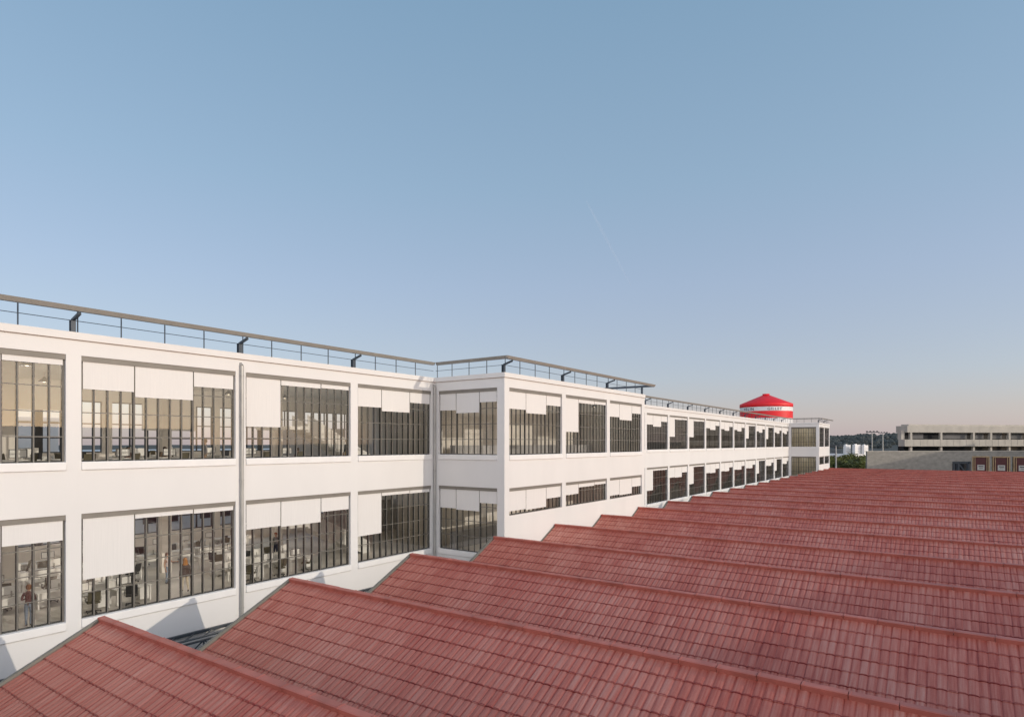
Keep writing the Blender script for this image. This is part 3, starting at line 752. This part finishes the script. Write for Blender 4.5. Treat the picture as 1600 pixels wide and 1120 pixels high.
def mast(px, dist, ztop, label):
    x, y = at(px, dist); t = tag(empty('floodlight_mast', (x, y, ZG), R(10)), label, 'floodlight', 'floodlight masts beyond the roofs'); h = ztop-ZG
    b = MB(); b.tube((0, 0, 0), (0, 0, h), 0.30, 10, 0.16); b.build('pole', M['zinc'], t)
    b = MB(); b.box(-0.12, 0.12, -1.9, 1.9, h-0.25, h); b.box(-0.12, 0.12, -1.2, 1.2, h-1.9, h-1.7); b.build('crossarm', M['dark_steel'], t)
    k = None
    for yy in (-1.6, -0.55, 0.55, 1.6):
        if k is None:
            q = MB(); q.box(-0.25, 0.2, -0.25, 0.25, 0, 0.3); k = q.build('lamp', M['dark_steel'], t, (0, yy, h))
        else: copy_tree(k, t, (0, yy, h))
mast(1362.5, 260, 4.2, 'tall grey floodlight mast between the trees and the concrete wall')
mast(1379.5, 330, 4.9, 'farther floodlight mast rising behind the concrete wall')
mast(1306.3, 198, -0.6, 'floodlight mast closest to the end of the white building')

# faint contrail high above
ca, cb_ = [Vector((x_*5200, y_*5200, z_*5200)) for x_, y_, z_ in ((math.cos(R(AX)-math.atan((px-800)/968.5))/math.cos(math.atan((px-800)/968.5)), math.sin(R(AX)-math.atan((px-800)/968.5))/math.cos(math.atan((px-800)/968.5)), (692.4-py)/968.5) for px, py in ((916, 314), (986, 447)))]
m_, nt_, out_ = newmat('contrail_vapour'); df_ = N(nt_, 'ShaderNodeBsdfDiffuse'); df_.inputs[0].default_value = (0.95, 0.95, 0.95, 1); tr_ = N(nt_, 'ShaderNodeBsdfTransparent'); ms_ = N(nt_, 'ShaderNodeMixShader'); ms_.inputs[0].default_value = 0.024
nt_.links.new(tr_.outputs[0], ms_.inputs[1]); nt_.links.new(df_.outputs[0], ms_.inputs[2]); nt_.links.new(ms_.outputs[0], out_.inputs[0])
b = MB(); mid = ca.lerp(cb_, 0.35); b.tube(Vector((0, 0, 0)), mid-ca, 5.0, 12, 13.0); b.tube(mid-ca, cb_-ca, 13.0, 12, 3.0)
tag(b.build('contrail', m_, None, ca, smooth=True), 'faint thin white contrail slanting across the blue sky', 'contrail')

# trees -------------------------------------------------------------------
def crown_mesh(seed, r, hgt, n=2600, ls=0.32):
    rnd = random.Random(seed); m = MB(); clumps = []
    for _ in range(26):
        a = rnd.uniform(0, 6.283); e = rnd.uniform(-0.5, 1.0); q = rnd.uniform(0.35, 0.9)
        clumps.append((r*q*math.cos(a)*math.cos(e*1.2), r*q*math.sin(a)*math.cos(e*1.2), hgt*0.5*(1+0.85*q*math.sin(e*1.4)), rnd.uniform(0.28, 0.5)*r))
    for i in range(n):
        cx, cy, cz, cr = rnd.choice(clumps)
        d = Vector((rnd.gauss(0, 1), rnd.gauss(0, 1), rnd.gauss(0, 1))).normalized() * cr * rnd.uniform(0.6, 1.05)
        p = Vector((cx, cy, cz)) + d
        nrm = (d.normalized()*0.7 + Vector((rnd.gauss(0, .6), rnd.gauss(0, .6), rnd.gauss(0, .6)+.3))).normalized()
        u = nrm.orthogonal().normalized(); v = nrm.cross(u); s = ls*rnd.uniform(0.6, 1.3)
        m.face([p-u*s, p+v*s*0.6, p+u*s, p-v*s*0.6])
    return m
CR = [crown_mesh(s, 3.6+s*0.4, 7.5+s, 2600).mesh('crown', [M['leaf'], M['leaf_dark']][s % 2]) for s in range(3)]
def tree(px, dist, ztop, kind, label):
    x, y = at(px, dist); t = tag(empty('broadleaf_tree', (x, y, ZG), random.uniform(0, 6)), label, 'tree', 'trees beyond the tiled roofs')
    h = ztop-ZG; ch = 7.5+kind; th = h-ch*0.97
    b = MB(); b.tube((0, 0, 0), (0, 0, th+1.5), 0.32, 9, 0.2)
    for i in range(6):
        a = i*1.05+px; b.tube((0, 0, th*0.8+0.2*i), (1.9*math.cos(a), 1.9*math.sin(a), th+2.6+0.2*i), 0.13, 6, 0.04)
    b.build('trunk', M['bark'], t); link('crown', CR[kind], t, (0, 0, th))
spots = [(1300, 232, -4.6), (1309, 240, -4.2), (1318, 225, -4.0), (1327, 245, -3.9), (1335, 222, -4.5), (1343, 240, -3.8), (1351, 228, -4.4), (1358, 246, -4.0), (1366, 236, -4.4), (1304, 212, -4.9), (1322, 208, -5.2), (1347, 210, -5.0), (1361, 214, -5.1)]
TL = ['green tree half hidden by the far end of the white building', 'green tree right behind the nearest floodlight mast', 'leafy tree just right of the nearest floodlight mast', 'round dark green tree under the leftmost apartment block',
      'leafy green tree in front of the second apartment block', 'dark tree below the gap between the middle apartment blocks', 'green tree below the rightmost apartment block', 'tree just left of the tall floodlight mast', 'tree squeezed between tall floodlight mast and concrete wall',
      'low front tree beside the end of the white building', 'low front tree right of the nearest floodlight mast', 'low front tree in the middle of the clump', 'low front tree at the foot of the tall floodlight mast']
for i, (px, d, zt2) in enumerate(spots): tree(px, d, zt2, i % 3, TL[i])

# ------------------------------------------------------------------ office furniture behind the glass
def desk_proto():
    t = empty('desk'); b = MB(); b.box(-0.8, 0.8, -0.4, 0.4, 0.71, 0.74); b.build('desktop', M['desk'], t)
    for x in (-0.74, 0.74):
        for y in (-0.34, 0.34):
            l = MB(); l.box(x-0.03, x+0.03, y-0.03, y+0.03, 0, 0.71); l.build('leg', M['desk'], t)
    p = MB(); p.box(-0.70, 0.70, 0.33, 0.35, 0.35, 0.70); p.build('modesty_panel', M['desk'], t)
    p = MB(); p.box(0.28, 0.70, -0.30, 0.28, 0.08, 0.66); p.build('drawer_unit', M['desk'], t)
    return t
def monitor_proto():
    t = empty('monitor'); b = MB(); b.box(-0.32, 0.32, -0.012, 0.012, 0.12, 0.50); b.build('casing', M['desk'], t)
    b = MB(); b.box(-0.32, 0.32, -0.020, -0.0125, 0.12, 0.50); b.build('bezel', M['black'], t)
    b = MB(); b.box(-0.29, 0.29, -0.024, -0.0205, 0.15, 0.47); b.build('screen', M['desk'], t)
    b = MB(); b.box(-0.11, 0.11, -0.10, 0.10, 0, 0.012); b.box(-0.03, 0.03, 0.015, 0.035, 0.012, 0.28); b.build('stand', M['zinc'], t)
    return t
def chair_proto(m):
    t = empty('office_chair')
    b = MB(); b.box(-0.25, 0.25, -0.25, 0.25, 0.43, 0.50); b.build('seat', m, t, bevel=0.03)
    b = MB()
    pr = [(-0.23, 0.56), (-0.27, 0.68), (-0.30, 0.85), (-0.33, 1.02)]
    for (ya, za), (yb, zb) in zip(pr, pr[1:]):
        w = 0.24; i = len(b.v)
        b.v += [(-w, ya, za), (w, ya, za), (w, yb, zb), (-w, yb, zb), (-w, ya-0.05, za), (w, ya-0.05, za), (w, yb-0.05, zb), (-w, yb-0.05, zb)]
        for q in ((0,1,2,3),(7,6,5,4),(0,4,5,1),(2,6,7,3),(1,5,6,2),(3,7,4,0)): b.f.append(tuple(i+k for k in q)); b.mi.append(0)
    b.build('backrest', m, t)
    for x in (-0.29, 0.29):
        a = MB(); a.box(x-0.025, x+0.025, -0.18, 0.16, 0.66, 0.69); a.box(x-0.02, x+0.02, -0.04, 0.0, 0.46, 0.66); a.build('armrest', M['zinc'], t)
    b = MB(); b.tube((0, 0, 0.09), (0, 0, 0.43), 0.028, 8)
    for i in range(5):
        q = 2*math.pi*i/5; b.bar((0, 0, 0.09), (0.3*math.cos(q), 0.3*math.sin(q), 0.06), 0.045, 0.03); b.tube((0.29*math.cos(q), 0.29*math.sin(q)-0.02, 0.03), (0.29*math.cos(q), 0.29*math.sin(q)+0.02, 0.03), 0.03, 8)
    b.build('base', M['black'], t); return t
ORD = ['first', 'second', 'third', 'fourth', 'fifth', 'sixth', 'seventh', 'eighth', 'ninth', 'tenth']
DP, MP, CP, CP2 = desk_proto(), monitor_proto(), chair_proto(M['olive']), chair_proto(M['black'])
used = set()
def place(proto, loc, rz, label, cat, group):
    o = proto if proto.name not in used else copy_tree(proto)
    used.add(proto.name); o.location = loc; o.rotation_euler = (0, 0, rz); tag(o, label, cat, group)
def office(z, floor, rows):
    for ri, (y, flip, xs) in enumerate(rows):
        for xi, x in enumerate(xs):
            w = '%s floor, %s row from the glass, %s from the left' % (floor, ORD[ri], ORD[xi])
            sgn = -1 if flip else 1; rz = math.pi if flip else 0
            place(DP, (x+random.uniform(-.08, .08), y+random.uniform(-.06, .06), z), rz+random.uniform(-.05, .05), 'white office desk, ' + w, 'desk', 'white desks on the %s office floor' % floor)
            place(MP, (x-0.15*sgn, y+0.12*sgn, z+0.74), rz+random.uniform(-.25, .25), 'desk monitor, ' + w, 'monitor', 'monitors on the %s floor desks' % floor)
            dark = random.random() < 0.18
            if floor == 'upper' and (ri, x) in ((0, 23.2), (1, 15.3), (1, 17.2)): place(CP, (x, y-0.75*sgn, z), rz, 'occupied olive chair, ' + w, 'chair', 'chairs on the %s office floor' % floor); continue
            place(CP2 if dark else CP, (x+random.uniform(-.2, .2), y-0.72*sgn, z), rz+random.uniform(-1.1, 1.1), '%s office chair, ' % ('black' if dark else 'olive') + w, 'chair', 'chairs on the %s office floor' % floor)
office(FL, 'lower', [(32.2, False, (11.9, 13.7, 19.6, 21.4, 23.2)), (34.4, True, (9.6, 11.4, 13.2, 19.8, 21.6, 23.4)), (37.3, False, (10.2, 12.0, 13.8, 15.6, 20.4, 22.2)), (40.4, True, (11.4, 13.2, 15.0, 18.4, 20.2, 22.0, 23.8)), (43.2, False, (12.4, 14.2, 16.0, 18.6, 20.4, 22.2, 24.0, 25.8))])
office(FU, 'upper', [(33.0, False, (9.8, 11.8, 14.0, 16.2, 20.8, 23.2)), (35.2, True, (10.2, 12.2, 15.3, 17.2, 21.0)), (39.5, False, (12.0, 14.0, 17.0, 19.0, 22.0)), (43.0, True, (13.0, 15.0, 18.0, 20.5))])
# pendant lamps; their glow and point lights are added to brighten the offices
LAMP_W = 85.0
m_, nt_, out_ = newmat('added_bulb_glow'); em_ = N(nt_, 'ShaderNodeEmission'); em_.inputs[0].default_value = (1.0, 0.80, 0.55, 1); em_.inputs[1].default_value = 4.0
nt_.links.new(em_.outputs[0], out_.inputs[0]); M['bulb'] = m_
def lamp_proto(cord=1.3):
    t = empty('pendant_lamp'); b = MB(); b.lathe([(0.0, 0.30), (0.06, 0.30), (0.09, 0.22), (0.27, 0.06), (0.30, 0.0), (0.27, 0.01), (0.06, 0.20), (0.0, 0.20)], 20); b.build('shade', M['black'], t)
    b = MB(); b.tube((0, 0, 0.30), (0, 0, cord), 0.012, 6); b.build('cord', M['black'], t)
    b = MB(); b.lathe([(0.0, -0.02), (0.05, 0.0), (0.07, 0.05), (0.05, 0.10), (0.03, 0.18)], 12); b.build('bulb', M['bulb'], t)
    l = bpy.data.lights.new('added_lamp_light', 'POINT'); l.energy = LAMP_W; l.color = (1.0, 0.90, 0.77); l.shadow_soft_size = 0.08
    lo = bpy.data.objects.new('added_lamp_light', l); COL.objects.link(lo); lo.parent = t; lo.location = (0, 0, -0.06); return t
LP, LS = lamp_proto(), lamp_proto(0.55)
for fi, (z, fl) in enumerate(((FU-0.42-1.3, 'lower'), (3.95-0.55, 'upper'))):
    for ri, y in enumerate((33.2, 41.2)):
        for xi, x in enumerate((10.0, 13.2, 16.6, 20.6, 24.0, 28.5) if fi == 0 or ri == 1 else (10.0, 16.9, 22.4, 29.5)):
            place(LP if fi == 0 else LS, (x, y, z), 0, 'black bell lamp, %s floor, %s row from the glass, %s from the left' % (fl, ('front', 'back')[ri], ORD[xi]), 'lamp', 'bell lamps hanging over the %s office floor' % fl)

for fi, (z, fl) in enumerate(((FU-0.42-0.55, 'lower'), (3.95-0.55, 'upper'))):  # lamps added to brighten the projecting block and the far curtains
    place(LS, (155.5, 27.0, z), 0, 'added black bell lamp behind the curtains of the far block, %s floor' % fl, 'lamp', 'added bell lamps behind the far curtains')
    for xi, x in enumerate((36.8, 44.4, 51.9)):
        place(LS, (x, 27.2, z), 0, 'added black bell lamp inside the projecting block, %s floor, %s from the left' % (fl, ORD[xi]), 'lamp', 'added bell lamps inside the projecting block')
# ------------------------------------------------------------------ people
SKIN = mat('skin', (0.50, 0.30, 0.20), 0.6, var=0.05)
def cloth(n, c): return mat(n, c, 0.85, var=0.15, scale=9)
def person(name_loc, rz, label, top, legs, hair, sleeves=None, stride=0.0, arm_l='down', arm_r='down', long_hair=False, sit=False, h=1.70, shoes=(0.03, 0.03, 0.03), hem=None, jacket=None, turn=0.0):
    """standing or seated figure facing local +X, one continuous skinned body"""
    k = h/1.72; V = []; E = []; RD = []; seg = []
    def add(p, r, parent, s):
        V.append(Vector(p)*k); RD.append((r[0]*k, r[1]*k) if isinstance(r, tuple) else (r*k, r*k)); seg.append(s)
        if parent is not None: E.append((parent, len(V)-1))
        return len(V)-1
    hp = 0.93 if not sit else 0.52
    pel = add((0, 0, hp), (.145, .105), None, 'hip'); wa = add((0.0, 0, hp+.17), (.125, .095), pel, 'torso'); ch = add((0.0, 0, hp+.36), (.155, .11), wa, 'torso')
    ne = add((0.0, 0, hp+.51), .062, ch, 'torso'); n2 = add((0.01, 0, hp+.585), .052, ne, 'skin')
    ct, st = math.cos(turn), math.sin(turn)
    hd = add((0.03*ct, 0.03*st, hp+.675), (.082, .092), n2, 'skin'); tp = add((0.02*ct, 0.02*st, hp+.755), (.068, .075), hd, 'skin')
    add((0.125*ct, 0.125*st, hp+.662), .014, hd, 'skin')            # nose
    for sy in (-1, 1): add((0.02*ct-sy*0.088*st, 0.02*st+sy*0.088*ct, hp+.665), .014, hd, 'skin')   # ears
    for sy, arm in ((1, arm_l), (-1, arm_r)):
        sh = add((0, sy*.165, hp+.46), .058, ch, 'torso')
        if arm == 'down': el_, wr, hn = (-.03, sy*.235, hp+.17), (.04, sy*.25, hp-.07), (.06, sy*.25, hp-.15)
        elif arm == 'fore': el_, wr, hn = (-.02, sy*.23, hp+.18), (.20, sy*.14, hp+.20), (.28, sy*.09, hp+.21)
        elif arm == 'reach': el_, wr, hn = (.16, sy*.24, hp+.24), (.38, sy*.20, hp+.28), (.46, sy*.18, hp+.28)
        e = add(el_, .045, sh, 'sleeve'); w = add(wr, .030, e, 'fore'); hh_ = add(hn, (.040, .022), w, 'skin')
        d = (Vector(hn)-Vector(wr)).normalized()
        side = Vector((1, 0, 0)) if abs(d.z) > .6 else Vector((0, 0, 1))
        for f, (o, ln) in enumerate(((-.030, .065), (-.010, .078), (.010, .072), (.028, .055))):
            p1 = Vector(hn)+d*.045+side*o; a = add(p1, .010, hh_, 'skin'); add(p1+d*ln*.8+Vector((0, -sy*.012, 0)), .008, a, 'skin')
        a = add(Vector(hn)+side*-.045+d*.005, .011, hh_, 'skin'); add(Vector(hn)+side*-.060+d*.045, .009, a, 'skin')   # thumb
    for sy in (1, -1):
        s_ = stride*sy
        hi = add((0, sy*.085, hp-.06), .092, pel, 'leg')
        if sit: kn, an = (.42, sy*.11, .50), (.40, sy*.11, .09)
        else: kn, an = (.5*s_+.04, sy*.095, .50), (s_-(.10 if s_ < 0 else 0), sy*.095, .09+(.06 if s_ < 0 else 0))
        kk = add(kn, .062, hi, 'leg'); cf = add(Vector(kn)*.62+Vector(an)*.38+Vector((-.02, 0, 0)), .056, kk, 'leg'); aa = add(an, .038, cf, 'leg')
        hl = add((an[0]-.03, an[1], an[2]-.05), .036, aa, 'shoe'); add((an[0]+.15, an[1], an[2]-.06+(-.03 if s_ < 0 else 0)), .034, aa, 'shoe')
    me = bpy.data.meshes.new('person'); me.from_pydata([tuple(v) for v in V], E, []); ob = bpy.data.objects.new('person', me); COL.objects.link(ob)
    ob.modifiers.new('skin', 'SKIN').use_smooth_shade = True
    sv = me.skin_vertices[0].data if me.skin_vertices else None
    if sv is None:
        bpy.context.view_layer.objects.active = ob; ob.select_set(True); bpy.ops.mesh.customdata_skin_add(); sv = me.skin_vertices[0].data
    for i, r in enumerate(RD): sv[i].radius = r
    for i in range(len(RD)): sv[i].use_root = (i == 0)
    ss = ob.modifiers.new('sub', 'SUBSURF'); ss.levels = 1; ss.render_levels = 1
    dg = bpy.context.evaluated_depsgraph_get(); dg.update()
    body = bpy.data.meshes.new_from_object(ob.evaluated_get(dg)); bpy.data.objects.remove(ob)
    body.materials.clear(); mats = [SKIN, top, legs, sleeves or top, cloth('shoe', shoes), hem or top]
    for m in mats: body.materials.append(m)
    idx = {'skin': 0, 'torso': 1, 'hip': 2, 'leg': 2, 'sleeve': 3, 'fore': 0 if sleeves is SKIN else 3, 'shoe': 4}
    segs = [(V[a], V[b], seg[b]) for a, b in E]
    for p in body.polygons:
        q = p.center; best = None
        for a, b, s in segs:
            ab = b-a; t = max(0, min(1, (q-a).dot(ab)/max(ab.dot(ab), 1e-9))); d = (a+ab*t-q).length
            if best is None or d < best[0]: best = (d, s, t)
        mi = idx[best[1]]
        if best[1] == 'torso' and q.z < (hp-.02)*k: mi = 5
        if hem and best[1] in ('torso', 'hip', 'leg') and (hp-.12)*k < q.z < (hp+.06)*k: mi = 5
        p.material_index = mi; p.use_smooth = True
    o = link('person', body, None, name_loc, (0, 0, rz)); tag(o, label, 'person')
    hm = MB(); hx, hy, hz = 0.005*k*ct, 0.005*k*st, (hp+.70)*k
    prof = [(0.0, .118), (.055, .108), (.092, .075), (.108, .02), (.104, -.04), (.085, -.09)]
    n = 20; b0 = 0
    for r, z in prof:
        for i in range(n):
            t = 2*math.pi*i/n; front = max(0, math.cos(t))
            zz = z if z > .05 else max(z, .055*front + z*(1-front)); hm.v.append((hx+k*(r*math.cos(t)*1.02), hy+k*r*math.sin(t)*.92, hz+k*zz))
    for j in range(len(prof)-1):
        for i in range(n):
            hm.f.append((j*n+i, (j+1)*n+i, (j+1)*n+(i+1) % n, j*n+(i+1) % n)); hm.mi.append(0)
    if long_hair:
        pr = [(.06, .03), (.075, -.06), (.085, -.18), (.10, -.30), (.075, -.42), (.03, -.48)]; b0 = len(hm.v); n2_ = 12
        for r, z in pr:
            for i in range(n2_):
                t = 2*math.pi*i/n2_; hm.v.append((hx+k*(-.075+.05*math.cos(t)), hy+k*r*1.35*math.sin(t), hz+k*z))
        for j in range(len(pr)-1):
            for i in range(n2_): hm.f.append((b0+j*n2_+i, b0+(j+1)*n2_+i, b0+(j+1)*n2_+(i+1) % n2_, b0+j*n2_+(i+1) % n2_)); hm.mi.append(0)
    hm.build('hair', cloth('hair', hair), o, smooth=True)
    if jacket:
        jm = MB(); n = 24
        for r, z in ((.135, .50), (.185, .42), (.185, .30), (.165, .16), (.180, .02), (.20, -.12)):
            for i in range(n):
                t = 2*math.pi*i/n + math.pi/n*0; jm.v.append((k*(r*.72*math.cos(t)), k*r*1.12*math.sin(t), k*(hp+z)))
        for j in range(5):
            for i in range(n):
                t = 2*math.pi*(i+.5)/n
                if math.cos(t) > .93: continue
                jm.f.append((j*n+i, j*n+(i+1) % n, (j+1)*n+(i+1) % n, (j+1)*n+i)); jm.mi.append(0)
        jm.build('jacket', jacket, o, smooth=True)
    return o
navy = cloth('navy_cloth', (0.035, 0.04, 0.085)); jean = cloth('blue_denim', (0.22, 0.28, 0.36)); maroon = cloth('maroon_cloth', (0.10, 0.022, 0.018))
cream = cloth('cream_cloth', (0.62, 0.54, 0.40)); brown = cloth('brown_cloth', (0.055, 0.035, 0.025)); mustard = cloth('mustard_cloth', (0.50, 0.34, 0.08)); grey = cloth('grey_cloth', (0.25, 0.24, 0.25))
wht = cloth('white_cloth', (0.62, 0.55, 0.55)); redc = cloth('red_cloth', (0.35, 0.04, 0.05)); tanc = cloth('tan_cloth', (0.36, 0.26, 0.18)); black = cloth('black_cloth', (0.03, 0.03, 0.035))
person((9.45, 31.2, FL), R(60), 'person in a maroon top and blue jeans standing close behind the lower left window', maroon, jean, (0.20, 0.085, 0.03), arm_l='fore', arm_r='fore', h=1.74, turn=-0.5, stride=0.05)
person((16.25, 31.9, FL), R(75), 'person with long ginger hair, brown jacket, mustard top and cream trousers walking into the office', mustard, cream, (0.48, 0.20, 0.04), sleeves=brown, long_hair=True, stride=0.16, h=1.74, shoes=(0.02, 0.015, 0.012), hem=mustard, jacket=brown)
person((16.65, 34.6, FL), R(-50), 'person in a patterned white and maroon top and grey jeans facing the ginger-haired person', wht, jean, (0.12, 0.05, 0.03), sleeves=SKIN, arm_l='reach', h=1.68)
person((15.3, 36.0, FU), R(-90), 'seated dark-haired person in a pinkish top behind the upper window left of the downpipe', cloth('pink_cloth', (0.42, 0.27, 0.24)), navy, (0.02, 0.015, 0.012), sit=True, arm_l='fore', arm_r='fore')
person((17.2, 36.0, FU), R(-95), 'seated person in a tan cardigan behind the middle of the wide upper window', tanc, grey, (0.06, 0.035, 0.02), sit=True, arm_l='fore', arm_r='fore')
person((18.5, 34.1, FU), R(160), 'person in a grey top and tan trousers standing on the upper floor near the downpipe', grey, tanc, (0.10, 0.055, 0.03), h=1.72, stride=0.08)
person((23.2, 32.25, FU), R(90), 'seated person in a red jacket low behind the upper window right of the downpipe', redc, navy, (0.05, 0.03, 0.02), sit=True, arm_l='fore', arm_r='fore', h=1.6)
person((26.9, 32.2, FU), R(180), 'person in a black top and mustard trousers by the stairs on the upper floor', black, mustard, (0.03, 0.02, 0.015), h=1.75, stride=0.12)
person((24.5, 36.4, FL), R(200), 'person with red hair and a grey top on the lower floor right of the downpipe', grey, navy, (0.35, 0.08, 0.02), h=1.70)
